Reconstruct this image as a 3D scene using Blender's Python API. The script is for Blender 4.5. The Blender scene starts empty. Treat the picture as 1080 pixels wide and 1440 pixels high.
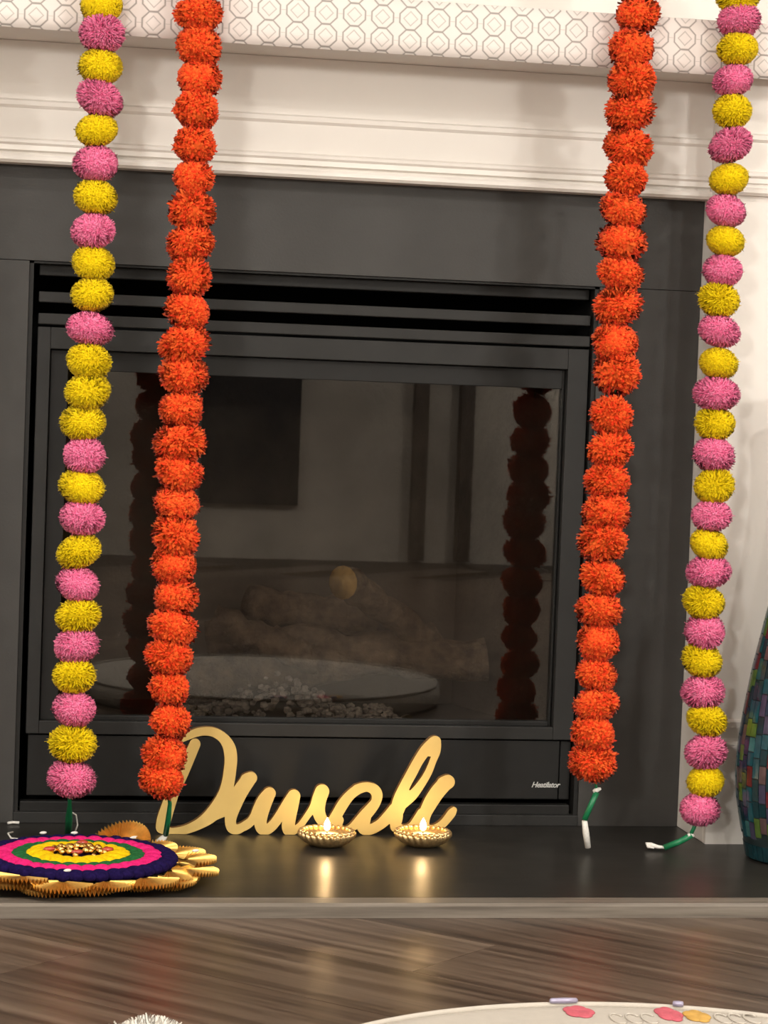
import bpy, bmesh, math, random
import numpy as np
from mathutils import Matrix, Vector
random.seed(11)
PI = math.pi
sc = bpy.context.scene
COL = sc.collection

# ------------------------------------------------------------------ camera
F, CX, CY = 3300.0, 540.0, 720.0
_X = np.array([18830, 550, F]); _X /= np.linalg.norm(_X)
_V = np.array([-.038, 1, (18830 * .038 - 550) / F]); _V /= np.linalg.norm(_V)
_Z = -_V
_Y = np.cross(_Z, _X)
M = np.array([_X, _Y, _Z])
CAM = np.array([-.64361, -3.66930, .70830])
cam = bpy.data.cameras.new('camera')
cam.sensor_fit = 'VERTICAL'; cam.sensor_height = 24.0; cam.lens = F / 1440 * 24.0
cam.clip_start = .05
cam_o = bpy.data.objects.new('camera', cam); COL.objects.link(cam_o)
Rb = M @ np.diag([1, -1, -1])
cam_o.matrix_world = Matrix([[*Rb[0], CAM[0]], [*Rb[1], CAM[1]], [*Rb[2], CAM[2]], [0, 0, 0, 1]])
sc.camera = cam_o

# ------------------------------------------------------------------ world, lights, exposure
w = bpy.data.worlds.new('world'); sc.world = w; w.use_nodes = True
w.node_tree.nodes['Background'].inputs[0].default_value = (.9, .8, .7, 1)
w.node_tree.nodes['Background'].inputs[1].default_value = .12
sc.view_settings.view_transform = 'Standard'; sc.view_settings.look = 'None'
sc.view_settings.gamma = 1; sc.view_settings.use_curve_mapping = False
sc.view_settings.exposure = 0.08

def disk_light(name, loc, power, size=.16, col=(1.0, .965, .905)):
    l = bpy.data.lights.new(name, 'AREA'); l.shape = 'DISK'; l.size = size
    l.energy = power; l.color = col
    o = bpy.data.objects.new(name, l); COL.objects.link(o); o.location = loc
    return o
disk_light('ceiling_downlight', (1.35, -3.3, 2.565), 43)
disk_light('ceiling_downlight', (.55, -3.9, 2.565), 25)
disk_light('ceiling_downlight', (-1.15, -3.0, 2.565), 29)
disk_light('ceiling_downlight', (-1.6, -1.6, 2.565), 20)
disk_light('ceiling_downlight', (1.7, -1.5, 2.565), 15)

def fill_light(loc, power):  # added fill, out of view, to brighten the frieze under the shelf
    l = bpy.data.lights.new('fill_light', 'POINT'); l.energy = power; l.color = (1.0, .965, .905); l.shadow_soft_size = .17
    o = bpy.data.objects.new('fill_light', l); COL.objects.link(o); o.location = loc
fill_light((2.35, -4.5, 1.45), 128)
fill_light((-1.9, -4.7, 1.45), 146)

# ------------------------------------------------------------------ pixel -> place helpers (a point on a real plane of the room)
def ray(px, py): return M @ np.array([(px - CX) / F, (py - CY) / F, 1.0])
def U(px, py, yp):
    d = ray(px, py); return CAM + d * ((yp - CAM[1]) / d[1])
def UZ(px, py, z):
    d = ray(px, py); return CAM + d * ((z - CAM[2]) / d[2])
def zat(py, yp=0.0, px=360): return U(px, py, yp)[2]
def xat(px, py, yp=0.0): return U(px, py, yp)[0]

# ------------------------------------------------------------------ materials
MATS = {}
class NT:
    def __init__(s, name):
        s.m = bpy.data.materials.new(name); s.m.use_nodes = True
        s.t = s.m.node_tree; s.b = s.t.nodes['Principled BSDF']; s.out = s.t.nodes['Material Output']
        MATS[name] = s.m
    def n(s, typ, **kw):
        nd = s.t.nodes.new(typ)
        for k, v in kw.items(): setattr(nd, k, v)
        return nd
    def l(s, a, b): s.t.links.new(a, b)
    def math(s, op, a, b=None, c=None):
        nd = s.n('ShaderNodeMath', operation=op)
        for i, v in enumerate((a, b, c)):
            if v is None: continue
            if isinstance(v, (int, float)): nd.inputs[i].default_value = v
            else: s.l(v, nd.inputs[i])
        return nd.outputs[0]
    def mapping(s, src='Object', scale=(1, 1, 1), rot=(0, 0, 0)):
        tc = s.n('ShaderNodeTexCoord'); mp = s.n('ShaderNodeMapping')
        s.l(tc.outputs[src], mp.inputs[0]); mp.inputs['Scale'].default_value = scale; mp.inputs['Rotation'].default_value = rot
        return mp.outputs[0]
    def noise(s, vec, scale, detail=4, rough=.55):
        nd = s.n('ShaderNodeTexNoise'); nd.inputs['Scale'].default_value = scale
        nd.inputs['Detail'].default_value = detail; nd.inputs['Roughness'].default_value = rough
        if vec is not None: s.l(vec, nd.inputs['Vector'])
        return nd.outputs[0]
    def ramp(s, fac, stops):
        nd = s.n('ShaderNodeValToRGB'); s.l(fac, nd.inputs[0])
        e = nd.color_ramp.elements
        while len(e) < len(stops): e.new(.5)
        for i, (p, c) in enumerate(stops): e[i].position = p; e[i].color = (*c, 1)
        return nd.outputs[0]
    def bump(s, h, strength=.3, dist=.002):
        nd = s.n('ShaderNodeBump'); nd.inputs['Strength'].default_value = strength; nd.inputs['Distance'].default_value = dist
        s.l(h, nd.inputs['Height']); s.l(nd.outputs[0], s.b.inputs['Normal'])
    def set(s, col=None, rough=None, metal=None, spec=None, sheen=None):
        if col is not None:
            if isinstance(col, tuple): s.b.inputs['Base Color'].default_value = (*col, 1)
            else: s.l(col, s.b.inputs['Base Color'])
        if rough is not None: s.b.inputs['Roughness'].default_value = rough
        if metal is not None: s.b.inputs['Metallic'].default_value = metal
        if spec is not None: s.b.inputs['Specular IOR Level'].default_value = spec
        if sheen is not None: s.b.inputs['Sheen Weight'].default_value = sheen
        return s

def simple(name, col, rough=.5, metal=0, spec=.5, vary=.08, vscale=30, bump=0, bscale=200, bdist=.001):
    t = NT(name); v = t.mapping('Object')
    nz = t.noise(v, vscale)
    lo = tuple(c * (1 - vary) for c in col); hi = tuple(min(1, c * (1 + vary)) for c in col)
    t.set(t.ramp(nz, [(.3, lo), (.7, hi)]), rough, metal, spec)
    if bump: t.bump(t.noise(v, bscale, 3), bump, bdist)
    return t.m

simple('white_paint', (.80, .755, .705), .42, 0, .5, .02, 6, .08, 60, .001)
simple('room_wall', (.62, .60, .56), .8, 0, .3, .03, 3)
simple('far_wall', (.40, .36, .315), .85, 0, .2, .25, 2)
simple('ceiling_paint', (.8, .78, .74), .9, 0, .2, .02, 3)
simple('slate', (.043, .0405, .0375), .55, 0, .4, .12, 7, .25, 240, .0008)
simple('black_metal', (.0135, .013, .0122), .5, 0, .25, .1, 20, .1, 400, .0004)
simple('grey_metal', (.021, .0203, .0192), .5, 0, .28, .1, 20, .1, 400, .0004)
simple('cavity_black', (.006, .006, .006), .8, 0, .2, .1, 10)
simple('firebox_liner', (.055, .046, .038), .85, 0, .2, .25, 14, .5, 40, .004)
simple('log_bark', (.115, .085, .062), .9, 0, .2, .5, 40, .9, 60, .012)
simple('log_end', (.34, .22, .085), .85, 0, .2, .3, 40, .5, 80, .004)
simple('ember', (.22, .19, .17), .55, 0, .5, .6, 60, .5, 200, .002)
simple('gold_sign_front', (.68, .475, .155), .5, .25, .5, .03, 30, .06, 600, .0004)
simple('gold_sign_edge', (.24, .12, .035), .6, .1, .4, .1, 60)
simple('green_tape', (.010, .17, .065), .35, 0, .5, .15, 60)
simple('white_string', (.75, .72, .67), .7, 0, .3, .1, 300, .4, 900, .001)
simple('gold_foil', (.82, .50, .13), .36, .85, .5, .15, 80)
simple('gold_bead', (.85, .50, .14), .2, 1.0, .5, .1, 80)
simple('red_stone', (.45, .05, .03), .2, 0, .8, .1, 80)
simple('diya_gold', (.85, .56, .26), .3, .85, .6, .25, 160, .3, 700, .0006)
simple('wax', (.8, .6, .35), .5, 0, .5, .04, 30)
simple('wick', (.05, .03, .02), .9, 0, .2, .1, 30)
simple('vase_grout', (.012, .022, .024), .5, 0, .4, .2, 60)
simple('cream_fabric', (.47, .425, .37), .75, 0, .3, .03, 60, .25, 500, .001)
simple('pink_patch', (.50, .10, .13), .75, 0, .3, .15, 60, .3, 300, .001)
simple('yellow_patch', (.52, .30, .07), .75, 0, .3, .15, 60, .3, 300, .001)
simple('lavender_clip', (.34, .31, .42), .35, .3, .5, .1, 60)
simple('reflection_dark', (.012, .013, .016), .15, 0, .5, .1, 5)  # for the dark slab added as a reflection
simple('dark_wood', (.05, .033, .024), .5, 0, .5, .2, 12)
simple('rug_tan', (.32, .25, .18), .95, 0, .1, .25, 60, .8, 120, .01)
simple('logo_white', (.62, .62, .60), .4, .3, .5, .03, 30)

def yarn(name, lo, hi, trans=.10, rough=.85):
    """fibres: each strand is a mesh island of its own and takes its own dye shade"""
    t = NT(name); g = t.n('ShaderNodeNewGeometry')
    col = t.ramp(g.outputs['Random Per Island'], [(0, lo), (1, hi)])
    t.set(col, rough, 0, .1, .15)
    tc = t.n('ShaderNodeTexCoord'); vt = t.n('ShaderNodeVectorTransform', vector_type='NORMAL', convert_from='OBJECT', convert_to='WORLD')
    t.l(tc.outputs['Object'], vt.inputs[0])
    n1 = t.n('ShaderNodeVectorMath', operation='NORMALIZE'); t.l(vt.outputs[0], n1.inputs[0])
    n2 = t.n('ShaderNodeVectorMath', operation='SCALE'); t.l(g.outputs['Normal'], n2.inputs[0]); n2.inputs['Scale'].default_value = .45
    n3 = t.n('ShaderNodeVectorMath', operation='ADD'); t.l(n1.outputs[0], n3.inputs[0]); t.l(n2.outputs[0], n3.inputs[1])
    n4 = t.n('ShaderNodeVectorMath', operation='NORMALIZE'); t.l(n3.outputs[0], n4.inputs[0])
    t.l(n4.outputs[0], t.b.inputs['Normal'])
    tr = t.n('ShaderNodeBsdfTranslucent'); t.l(col, tr.inputs[0])
    mx = t.n('ShaderNodeMixShader'); mx.inputs[0].default_value = trans
    t.l(t.b.outputs[0], mx.inputs[1]); t.l(tr.outputs[0], mx.inputs[2]); t.l(mx.outputs[0], t.out.inputs[0])
    return t.m
yarn('yarn_yellow', (.93, .62, .004), (1.0, .76, .008))
yarn('yarn_pink', (.97, .14, .33), (1.0, .29, .48))
yarn('petal_orange', (.92, .042, .010), (1.0, .155, .026), .10)
yarn('white_fur', (.78, .72, .63), (.92, .87, .79), .3)
def yarn2(name, lo, hi):
    t = NT(name); v = t.mapping('Object', (1, 1, 1))
    t.set(t.ramp(t.noise(v, 260, 4), [(.3, lo), (.7, hi)]), .95, 0, .05, 0); t.bump(t.noise(v, 900, 3), .8, .0015)
yarn2('yarn_navy', (.007, .004, .035), (.018, .009, .07))
yarn2('yarn_magenta', (.62, .012, .13), (.85, .03, .22))
yarn2('yarn_green', (.012, .09, .025), (.03, .16, .05))
yarn2('yarn_gold', (.75, .46, .005), (.92, .64, .01))

# glass of the fire door: see-through, mirror sheen by angle
t = NT('fire_glass'); tr = t.n('ShaderNodeBsdfTransparent'); tr.inputs[0].default_value = (.80, .78, .75, 1)
gl = t.n('ShaderNodeBsdfGlossy'); gl.inputs['Roughness'].default_value = .012
fr = t.n('ShaderNodeFresnel'); fr.inputs[0].default_value = 1.6
mx = t.n('ShaderNodeMixShader'); t.l(fr.outputs[0], mx.inputs[0]); t.l(tr.outputs[0], mx.inputs[1]); t.l(gl.outputs[0], mx.inputs[2])
t.l(mx.outputs[0], t.out.inputs[0])

# flame
t = NT('flame'); e = t.n('ShaderNodeEmission'); e.inputs[0].default_value = (1, .72, .34, 1); e.inputs[1].default_value = 32
t.l(e.outputs[0], t.out.inputs[0])

# dark hearth stone with faint scratches
t = NT('hearth_stone'); v = t.mapping('Object', (1.2, 16, 1)); v2 = t.mapping('Object')
nz = t.noise(v, 9, 6, .65); n2 = t.noise(v2, 4, 3)
t.set(t.ramp(nz, [(.30, (.016, .0145, .0125)), (.62, (.026, .0235, .020)), (.80, (.055, .05, .043))]), .30, 0, .36)
t.l(t.ramp(n2, [(.3, (.30, .30, .30)), (.7, (.42, .42, .42))]), t.b.inputs['Roughness'])
t.bump(nz, .12, .0008)

# wood
def wood(name, stops, rot, rough, along=.9, across=22, bump=.12, rnd=.35):
    t = NT(name); v0 = t.mapping('Object', (1, 1, 1), (0, 0, rot)); mp = t.n('ShaderNodeMapping'); t.l(v0, mp.inputs[0]); mp.inputs['Scale'].default_value = (along, across, across); v = mp.outputs[0]
    oi = t.n('ShaderNodeObjectInfo')
    off = t.n('ShaderNodeVectorMath', operation='ADD'); t.l(v, off.inputs[0])
    cm = t.n('ShaderNodeCombineXYZ')
    t.l(t.math('MULTIPLY', oi.outputs['Random'], 37.0), cm.inputs[0]); t.l(t.math('MULTIPLY', oi.outputs['Random'], 91.0), cm.inputs[1])
    t.l(cm.outputs[0], off.inputs[1])
    nz = t.noise(off.outputs[0], 1.6, 7, .62)
    f = t.math('ADD', nz, t.math('MULTIPLY', t.math('SUBTRACT', oi.outputs['Random'], .5), rnd))
    t.set(t.ramp(f, stops), rough, 0, .5)
    t.bump(nz, bump, .001)
    return t
wood('floor_wood', [(.30, (.028, .0175, .012)), (.44, (.075, .048, .033)), (.55, (.115, .078, .055)), (.72, (.20, .145, .105))], PI / 4, .30, 1.1, 24, .015, .16)
wood('nosing_wood', [(.3, (.11, .09, .072)), (.55, (.18, .152, .123)), (.8, (.25, .215, .18))], 0, .4, 2.5, 60, .12, 0)

# runner cloth: printed octagons with an inner diamond
t = NT('runner_cloth')
tc = t.n('ShaderNodeTexCoord'); sp = t.n('ShaderNodeSeparateXYZ'); t.l(tc.outputs['UV'], sp.inputs[0])
PX, PZ = .0425, .0335
def cell(o, p): return t.math('MULTIPLY', t.math('SUBTRACT', t.math('FRACT', t.math('DIVIDE', o, p)), .5), p)
ax0 = cell(sp.outputs[0], PX); az0 = cell(sp.outputs[1], PZ)
ax = t.math('ABSOLUTE', ax0); az = t.math('ABSOLUTE', az0)
dg = t.math('MULTIPLY', t.math('ADD', ax, az), .7071)
oct_ = t.math('MAXIMUM', t.math('MAXIMUM', ax, az), t.math('MULTIPLY', dg, 1.02))
def line(d, r, wd):
    return t.math('SUBTRACT', 1.0, t.math('MINIMUM', t.math('DIVIDE', t.math('ABSOLUTE', t.math('SUBTRACT', d, r)), wd), 1.0))
l1 = line(oct_, .0164, .0019)
l2 = t.math('MULTIPLY', line(dg, .0074, .0014), .6)
tick = t.math('MULTIPLY', t.math('MULTIPLY', line(az, 0, .0008), t.math('GREATER_THAN', ax, .0168)), .5)
ln = t.math('MAXIMUM', t.math('MAXIMUM', l1, l2), tick)
t.set(t.ramp(ln, [(0, (.80, .73, .69)), (1, (.30, .27, .25))]), .65, 0, .35)
t.bump(t.math('SUBTRACT', 1.0, ln), .35, .0008)

TILES = {'teal': (.010, .068, .085), 'dark_teal': (.008, .034, .042), 'blue': (.012, .03, .055), 'green': (.075, .13, .028), 'purple': (.05, .045, .08), 'red': (.11, .016, .02), 'rose': (.10, .06, .06), 'aqua': (.045, .13, .13)}
for k, c in TILES.items(): simple('mosaic_' + k, c, .16, 0, .6, .25, 60)

# ------------------------------------------------------------------ mesh helpers
class MB:
    def __init__(s): s.v = []; s.f = []; s.mi = []
    def poly(s, pts, mi=0):
        i = len(s.v); s.v += [tuple(map(float, p)) for p in pts]; s.f.append(tuple(range(i, i + len(pts)))); s.mi.append(mi)
    def box(s, x0, x1, y0, y1, z0, z1, mi=0):
        i = len(s.v)
        s.v += [(x, y, z) for x in (x0, x1) for y in (y0, y1) for z in (z0, z1)]
        for q in ((0, 1, 3, 2), (4, 6, 7, 5), (0, 4, 5, 1), (2, 3, 7, 6), (0, 2, 6, 4), (1, 5, 7, 3)):
            s.f.append(tuple(i + k for k in q)); s.mi.append(mi)
        return s
    def lathe(s, prof, n=48, fn=None, c=(0, 0, 0), mi=0, cap=True):
        i = len(s.v)
        for k, (r, z) in enumerate(prof):
            for j in range(n):
                a = 2 * PI * j / n
                rr, zz = (r, z) if fn is None else fn(r, z, a, k)
                s.v.append((c[0] + rr * math.cos(a), c[1] + rr * math.sin(a), c[2] + zz))
        for k in range(len(prof) - 1):
            for j in range(n):
                s.f.append((i + k * n + j, i + k * n + (j + 1) % n, i + (k + 1) * n + (j + 1) % n, i + (k + 1) * n + j)); s.mi.append(mi)
        if cap:
            s.f.append(tuple(i + j for j in reversed(range(n)))); s.mi.append(mi)
            b = i + (len(prof) - 1) * n
            s.f.append(tuple(b + j for j in range(n))); s.mi.append(mi)
        return s
    def tube(s, pts, r, n=8, mi=0):
        pts = [Vector(p) for p in pts]; rs = r if isinstance(r, (list, tuple)) else [r] * len(pts)
        i0 = len(s.v); up = None
        for k, p in enumerate(pts):
            d = (pts[min(k + 1, len(pts) - 1)] - pts[max(k - 1, 0)]).normalized()
            a = Vector((0, 0, 1)) if abs(d.z) < .9 else Vector((1, 0, 0))
            if up is not None: a = up
            u = (a - d * a.dot(d)).normalized(); vv = d.cross(u); up = u
            for j in range(n):
                th = 2 * PI * j / n
                s.v.append(tuple(p + (u * math.cos(th) + vv * math.sin(th)) * rs[k]))
        for k in range(len(pts) - 1):
            for j in range(n):
                s.f.append((i0 + k * n + j, i0 + k * n + (j + 1) % n, i0 + (k + 1) * n + (j + 1) % n, i0 + (k + 1) * n + j)); s.mi.append(mi)
        s.f.append(tuple(i0 + j for j in reversed(range(n)))); s.mi.append(mi)
        b = i0 + (len(pts) - 1) * n; s.f.append(tuple(b + j for j in range(n))); s.mi.append(mi)
        return s
    def ellipsoid(s, c, rx, ry, rz, rot=None, nu=10, nv=6, mi=0):
        i = len(s.v); R = rot or Matrix.Identity(3)
        for a in range(nv + 1):
            ph = PI * a / nv
            for b in range(nu):
                th = 2 * PI * b / nu
                p = R @ Vector((rx * math.sin(ph) * math.cos(th), ry * math.sin(ph) * math.sin(th), rz * math.cos(ph)))
                s.v.append((c[0] + p.x, c[1] + p.y, c[2] + p.z))
        for a in range(nv):
            for b in range(nu):
                s.f.append((i + a * nu + b, i + (a + 1) * nu + b, i + (a + 1) * nu + (b + 1) % nu, i + a * nu + (b + 1) % nu)); s.mi.append(mi)
        return s
    def prism_x(s, prof, x0, x1, mi=0):
        """profile [(y,z)...] extruded along x"""
        n = len(prof); i = len(s.v)
        s.v += [(x0, y, z) for y, z in prof] + [(x1, y, z) for y, z in prof]
        for k in range(n):
            s.f.append((i + k, i + (k + 1) % n, i + n + (k + 1) % n, i + n + k)); s.mi.append(mi)
        s.f.append(tuple(i + k for k in reversed(range(n)))); s.f.append(tuple(i + n + k for k in range(n))); s.mi += [mi, mi]
        return s
    def mesh(s, name, mats, smooth=False):
        me = bpy.data.meshes.new(name); me.from_pydata(s.v, [], s.f)
        for m in (mats if isinstance(mats, (list, tuple)) else [mats]): me.materials.append(MATS[m])
        for p, k in zip(me.polygons, s.mi): p.material_index = k; p.use_smooth = smooth
        bm = bmesh.new(); bm.from_mesh(me); bmesh.ops.recalc_face_normals(bm, faces=bm.faces); bm.to_mesh(me); bm.free()
        me.update(); return me
    def build(s, name, mats, parent=None, smooth=False, bevel=0, loc=None):
        me = s.mesh(name, mats, smooth); return link(name, me, parent, bevel, loc)
def link(name, me, parent=None, bevel=0, loc=None):
    o = bpy.data.objects.new(name, me); COL.objects.link(o)
    if parent is not None:
        o.parent = parent
        if loc is None: o.location = -parent.location          # geometry written in room coordinates
        else: o.location = loc
    elif loc is not None: o.location = loc
    if bevel:
        b = o.modifiers.new('bevel', 'BEVEL'); b.width = bevel; b.segments = 2; b.limit_method = 'ANGLE'
    return o
def thing(name, label, cat, loc=(0, 0, 0), group=None):
    o = bpy.data.objects.new(name, None); COL.objects.link(o); o.location = loc; o.empty_display_size = .05
    o['label'] = label; o['category'] = cat
    if group: o['group'] = group
    return o
def struct(o): o['kind'] = 'structure'; return o

# ------------------------------------------------------------------ key measures (metres)
HT = .02                                   # hearth top above the floor
HF = -.57                                  # front edge of the hearth
SL, SR = -.735, .5065                      # slate between the mantel legs
OL, OR = -.5684, .3383                     # firebox opening
OT, OB = zat(381), zat(1144, 0, 400)
FY = -.03                                  # frieze face
LY = -.135                                 # face of the mantel legs
MB_, MU = zat(247, FY), zat(77, FY)        # mantel: bottom of the frieze, underside of the shelf
SHF = -.185                                # shelf front
GY = -.222                                 # plane in which the garlands hang
RX0, RX1, RY0, RZ = -2.6, 2.9, -6.2, 2.6   # room

# ------------------------------------------------------------------ room shell
fl = struct(MB().box(RX0, RX1, RY0, .6, -.06, -.012).build('floor', 'dark_wood'))
def clip(poly, x0, x1, y0, y1):
    for ax, lim, sg in ((0, x0, 1), (0, x1, -1), (1, y0, 1), (1, y1, -1)):
        out = []
        for k in range(len(poly)):
            a, b = poly[k], poly[(k + 1) % len(poly)]
            ia, ib = (a[ax] - lim) * sg >= 0, (b[ax] - lim) * sg >= 0
            if ia: out.append(a)
            if ia != ib:
                tt = (lim - a[ax]) / (b[ax] - a[ax]); out.append((a[0] + (b[0] - a[0]) * tt, a[1] + (b[1] - a[1]) * tt))
        poly = out
        if len(poly) < 3: return []
    return poly
PW, PLN = .19, 1.5
dx, dy = math.cos(-PI / 4), math.sin(-PI / 4)
for row in range(-32, 33):
    off = (row * .618 % 1) * PLN
    for k in range(-6, 6):
        s0, s1 = k * PLN + off, (k + 1) * PLN + off - .0009
        n0, n1 = row * PW, row * PW + PW - .0009
        q = [(.2 + dx * s - dy * n, -2.5 + dy * s + dx * n) for s, n in ((s0, n0), (s1, n0), (s1, n1), (s0, n1))]
        q = clip(q, RX0 + .01, RX1 - .01, RY0 + .01, -.5)
        if not q: continue
        c = (sum(p[0] for p in q) / len(q), sum(p[1] for p in q) / len(q))
        if c[1] < -5.2 : continue
        b = MB(); zt = 0.0
        b.poly([(p[0], p[1], zt) for p in q]); b.poly([(p[0], p[1], -.0119) for p in reversed(q)])
        for i in range(len(q)):
            p, r = q[i], q[(i + 1) % len(q)]
            b.poly([(p[0], p[1], -.0119), (r[0], r[1], -.0119), (r[0], r[1], zt), (p[0], p[1], zt)])
        b.build('plank', 'floor_wood', fl)
struct(MB().box(RX0, RX1, RY0, .6, RZ, RZ + .05).build('ceiling', 'ceiling_paint'))
struct(MB().box(RX0 - .1, RX0, RY0, .6, -.06, RZ).build('wall_left', 'room_wall'))
struct(MB().box(RX1, RX1 + .1, RY0, .6, -.06, RZ).build('wall_right', 'room_wall'))
struct(MB().box(RX0 - .1, RX1 + .1, RY0 - .1, RY0, -.06, RZ).build('wall_front', 'far_wall'))
LW = .34                                   # width of a mantel leg
wb = MB(); wb.box(RX0, SL - LW, -.02, .6, -.012, RZ); wb.box(SR + LW, RX1, -.02, .6, -.012, RZ)
wb.box(SL - LW, SR + LW, -.02, .6, MU + .08, RZ); wb.box(SL - LW, SR + LW, .55, .6, -.012, MU + .08)
struct(wb.build('wall_back', 'white_paint'))
# dark slab and posts, added only for their reflections in the fire glass
wd = MB(); wd.box(.30, .72, RY0 + .005, RY0 + .03, .22, 1.15); struct(wd.build('reflection_slab', 'reflection_dark'))
wf = MB(); wf.box(1.21, 1.27, RY0, RY0 + .06, 0, 1.6); wf.box(1.41, 1.47, RY0, RY0 + .06, 0, 1.6); wf.box(1.21, 1.47, RY0, RY0 + .06, .80, .83); struct(wf.build('reflection_posts', 'dark_wood'))

# ------------------------------------------------------------------ fireplace surround: slate panels
sur = thing('fireplace_surround', 'matt charcoal stone surround framing the firebox', 'fireplace surround', (0, 0, HT))
JO = .0004
MB().box(SL, SR, 0, .03, OT + JO, MU - .01).build('stone_panel', 'slate', sur, bevel=.0004)
MB().box(SL, OL, 0, .03, HT, OT - JO).build('stone_panel', 'slate', sur, bevel=.0004)
MB().box(OR, SR, 0, .03, HT, OT - JO).build('stone_panel', 'slate', sur, bevel=.0004)
MB().box(OL, OR, -.002, .03, HT, OB).build('sill_strip', 'grey_metal', sur, bevel=.001)

# ------------------------------------------------------------------ hearth
he = thing('hearth', 'dark stone hearth slab edged with a grey brown wooden nosing', 'hearth', (0, -.3, 0))
HX0, HX1 = SL - LW - .12, SR + LW + .12
MB().box(HX0, HX1, HF + .036, -.001, 0.0002, HT).build('stone_slab', 'hearth_stone', he)
np_ = [(HF + .0345, .0002), (HF - .004, .0002), (HF - .004, HT - .004), (HF, HT), (HF + .0345, HT)]
MB().prism_x(np_, HX0, HX1).build('wooden_nosing', 'nosing_wood', he)

# ------------------------------------------------------------------ mantel
ma = thing('mantel', 'white painted mantelpiece with stepped mouldings above the dark surround', 'mantel', (0, -.05, HT))
MB().box(SL - LW - .06, SR + LW + .06, SHF, -.021, MU, MU + .072).build('shelf', 'white_paint', ma, bevel=.003)
def frieze_profile(y, yb):
    z = lambda p: zat(p, FY)
    o = y - FY
    pr = [(yb, MU - .0005), (y, MU - .0005), (y, z(158)), (y - .006, z(161)), (y - .006, z(167)), (y - .002, z(171)), (y - .002, z(212)), (y - .007, z(215)), (y - .007, z(219)), (y - .003, z(222)),
          (y - .004, z(229)), (y + .004, z(231)), (y + .004, z(234)), (y - .008, z(235.5)), (y - .012, z(239)), (y - .012, z(243)), (y - .008, z(247)), (yb, z(247))]
    return pr
MB().prism_x(frieze_profile(FY, -.0005), SL, SR).build('frieze', 'white_paint', ma)
for sx in (0, 1):
    x0, x1 = (SL - LW, SL) if sx == 0 else (SR, SR + LW)
    b = MB(); b.box(x0 + .0004, x1 - .0004, LY, -.0205 if False else .54, HT, MU - .0008); lg = b.build('leg', 'white_paint', ma, bevel=.0015)
    MB().prism_x(frieze_profile(LY, LY + .004)[2:-1] + [(LY + .004, zat(247, FY)), (LY + .004, zat(158, FY))], x0 + .001, x1).build('leg_moulding', 'white_paint', lg, loc=(0, 0, 0))
    zp, zq = U(1028, 1046, LY)[2], U(1028, 1011, LY)[2]
    pr = [(LY + .003, HT), (LY - .012, HT), (LY - .012, zp), (LY - .007, zp + .003), (LY - .004, zp + .010), (LY - .010, zq - .012), (LY - .010, zq - .004), (LY - .003, zq), (LY + .003, zq)]
    b = MB(); b.prism_x(pr, x0 - (.010 if sx else 0) * 0 + .0012, x1 - .0012); b.build('plinth', 'white_paint', lg, loc=(0, 0, 0))

# ------------------------------------------------------------------ runner cloth over the shelf
b = MB(); NX = 120; cx0, cx1 = SL - LW - .03, SR + LW + .05
ztop = MU + .0735; nrow = [('t', 0), ('t', .5), ('t', .97), ('f', 0), ('f', .35), ('f', .7), ('f', 1)]
uvs = []
for i in range(NX + 1):
    x = cx0 + (cx1 - cx0) * i / NX
    wob = .0022 * math.sin(x * 9 + .7) + .0014 * math.sin(x * 23)
    xz = zat(77, FY)
    bot = MU - .0035 - .0075 * (x + .6) / 1.2 + .0012 * math.sin(x * 5)
    for kind, tt in nrow:
        if kind == 't': y, z, vv = -.03 + (SHF - .002 + .03) * tt, ztop, .25 - .15 * tt
        else:
            y = SHF - .0035 - abs(wob) * tt - .001; z = ztop - .0015 + (bot - ztop) * tt; vv = (z - ztop)
        b.v.append((x, y, z)); uvs.append((x, vv + .0072 * (x + .6) / 1.2 + .0085))
m = len(nrow)
for i in range(NX):
    for k in range(m - 1): b.f.append((i * m + k, (i + 1) * m + k, (i + 1) * m + k + 1, i * m + k + 1)); b.mi.append(0)
me = b.mesh('table_runner', 'runner_cloth', True)
uv = me.uv_layers.new(name='UVMap')
for lp in me.loops: uv.data[lp.index].uv = uvs[lp.vertex_index]
run = link('table_runner', me)
sm = run.modifiers.new('thickness', 'SOLIDIFY'); sm.thickness = .0012; sm.offset = 0
run['label'] = 'white runner cloth printed with grey octagons, draped over the mantel shelf'; run['category'] = 'table runner'

# ------------------------------------------------------------------ gas fireplace
fp = thing('gas_fireplace', 'black metal gas fireplace insert with louvres and a glass front', 'fireplace', (0, .1, HT))
b = MB()                                                            # steel shell of the box
y1 = .50
b.box(OL, OL + .004, .031, y1, OB + .004, OT); b.box(OR - .004, OR, .031, y1, OB + .004, OT); b.box(OL, OR, .031, y1, OT - .004, OT); b.box(OL, OR, .031, y1, OB, OB + .004); b.box(OL, OR, y1, y1 + .004, OB, OT)
b.build('shell', 'cavity_black', fp)
b = MB(); rw = .007                                                 # thin rim in the stone opening
b.box(OL, OL + rw, .004, .0305, OB, OT); b.box(OR - rw, OR, .004, .0305, OB, OT); b.box(OL, OR, .004, .0305, OT - .0035, OT)
b.build('rim', 'black_metal', fp)
BY = .016
bx0, bx1 = OL + .016, OR - .010
def hbar(name, pa, pb, y=BY, d=.02, mat='grey_metal', x0=bx0, x1=bx1, bev=.0015):
    return MB().box(x0, x1, y, y + d, zat(pb, y), zat(pa, y)).build(name, mat, fp, bevel=bev)
hbar('top_strip', 385, 401, .026, .03, 'black_metal')
hbar('louvre', 423, 438, .012, .016)
hbar('louvre', 453, 468.5, .010, .016)
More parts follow.
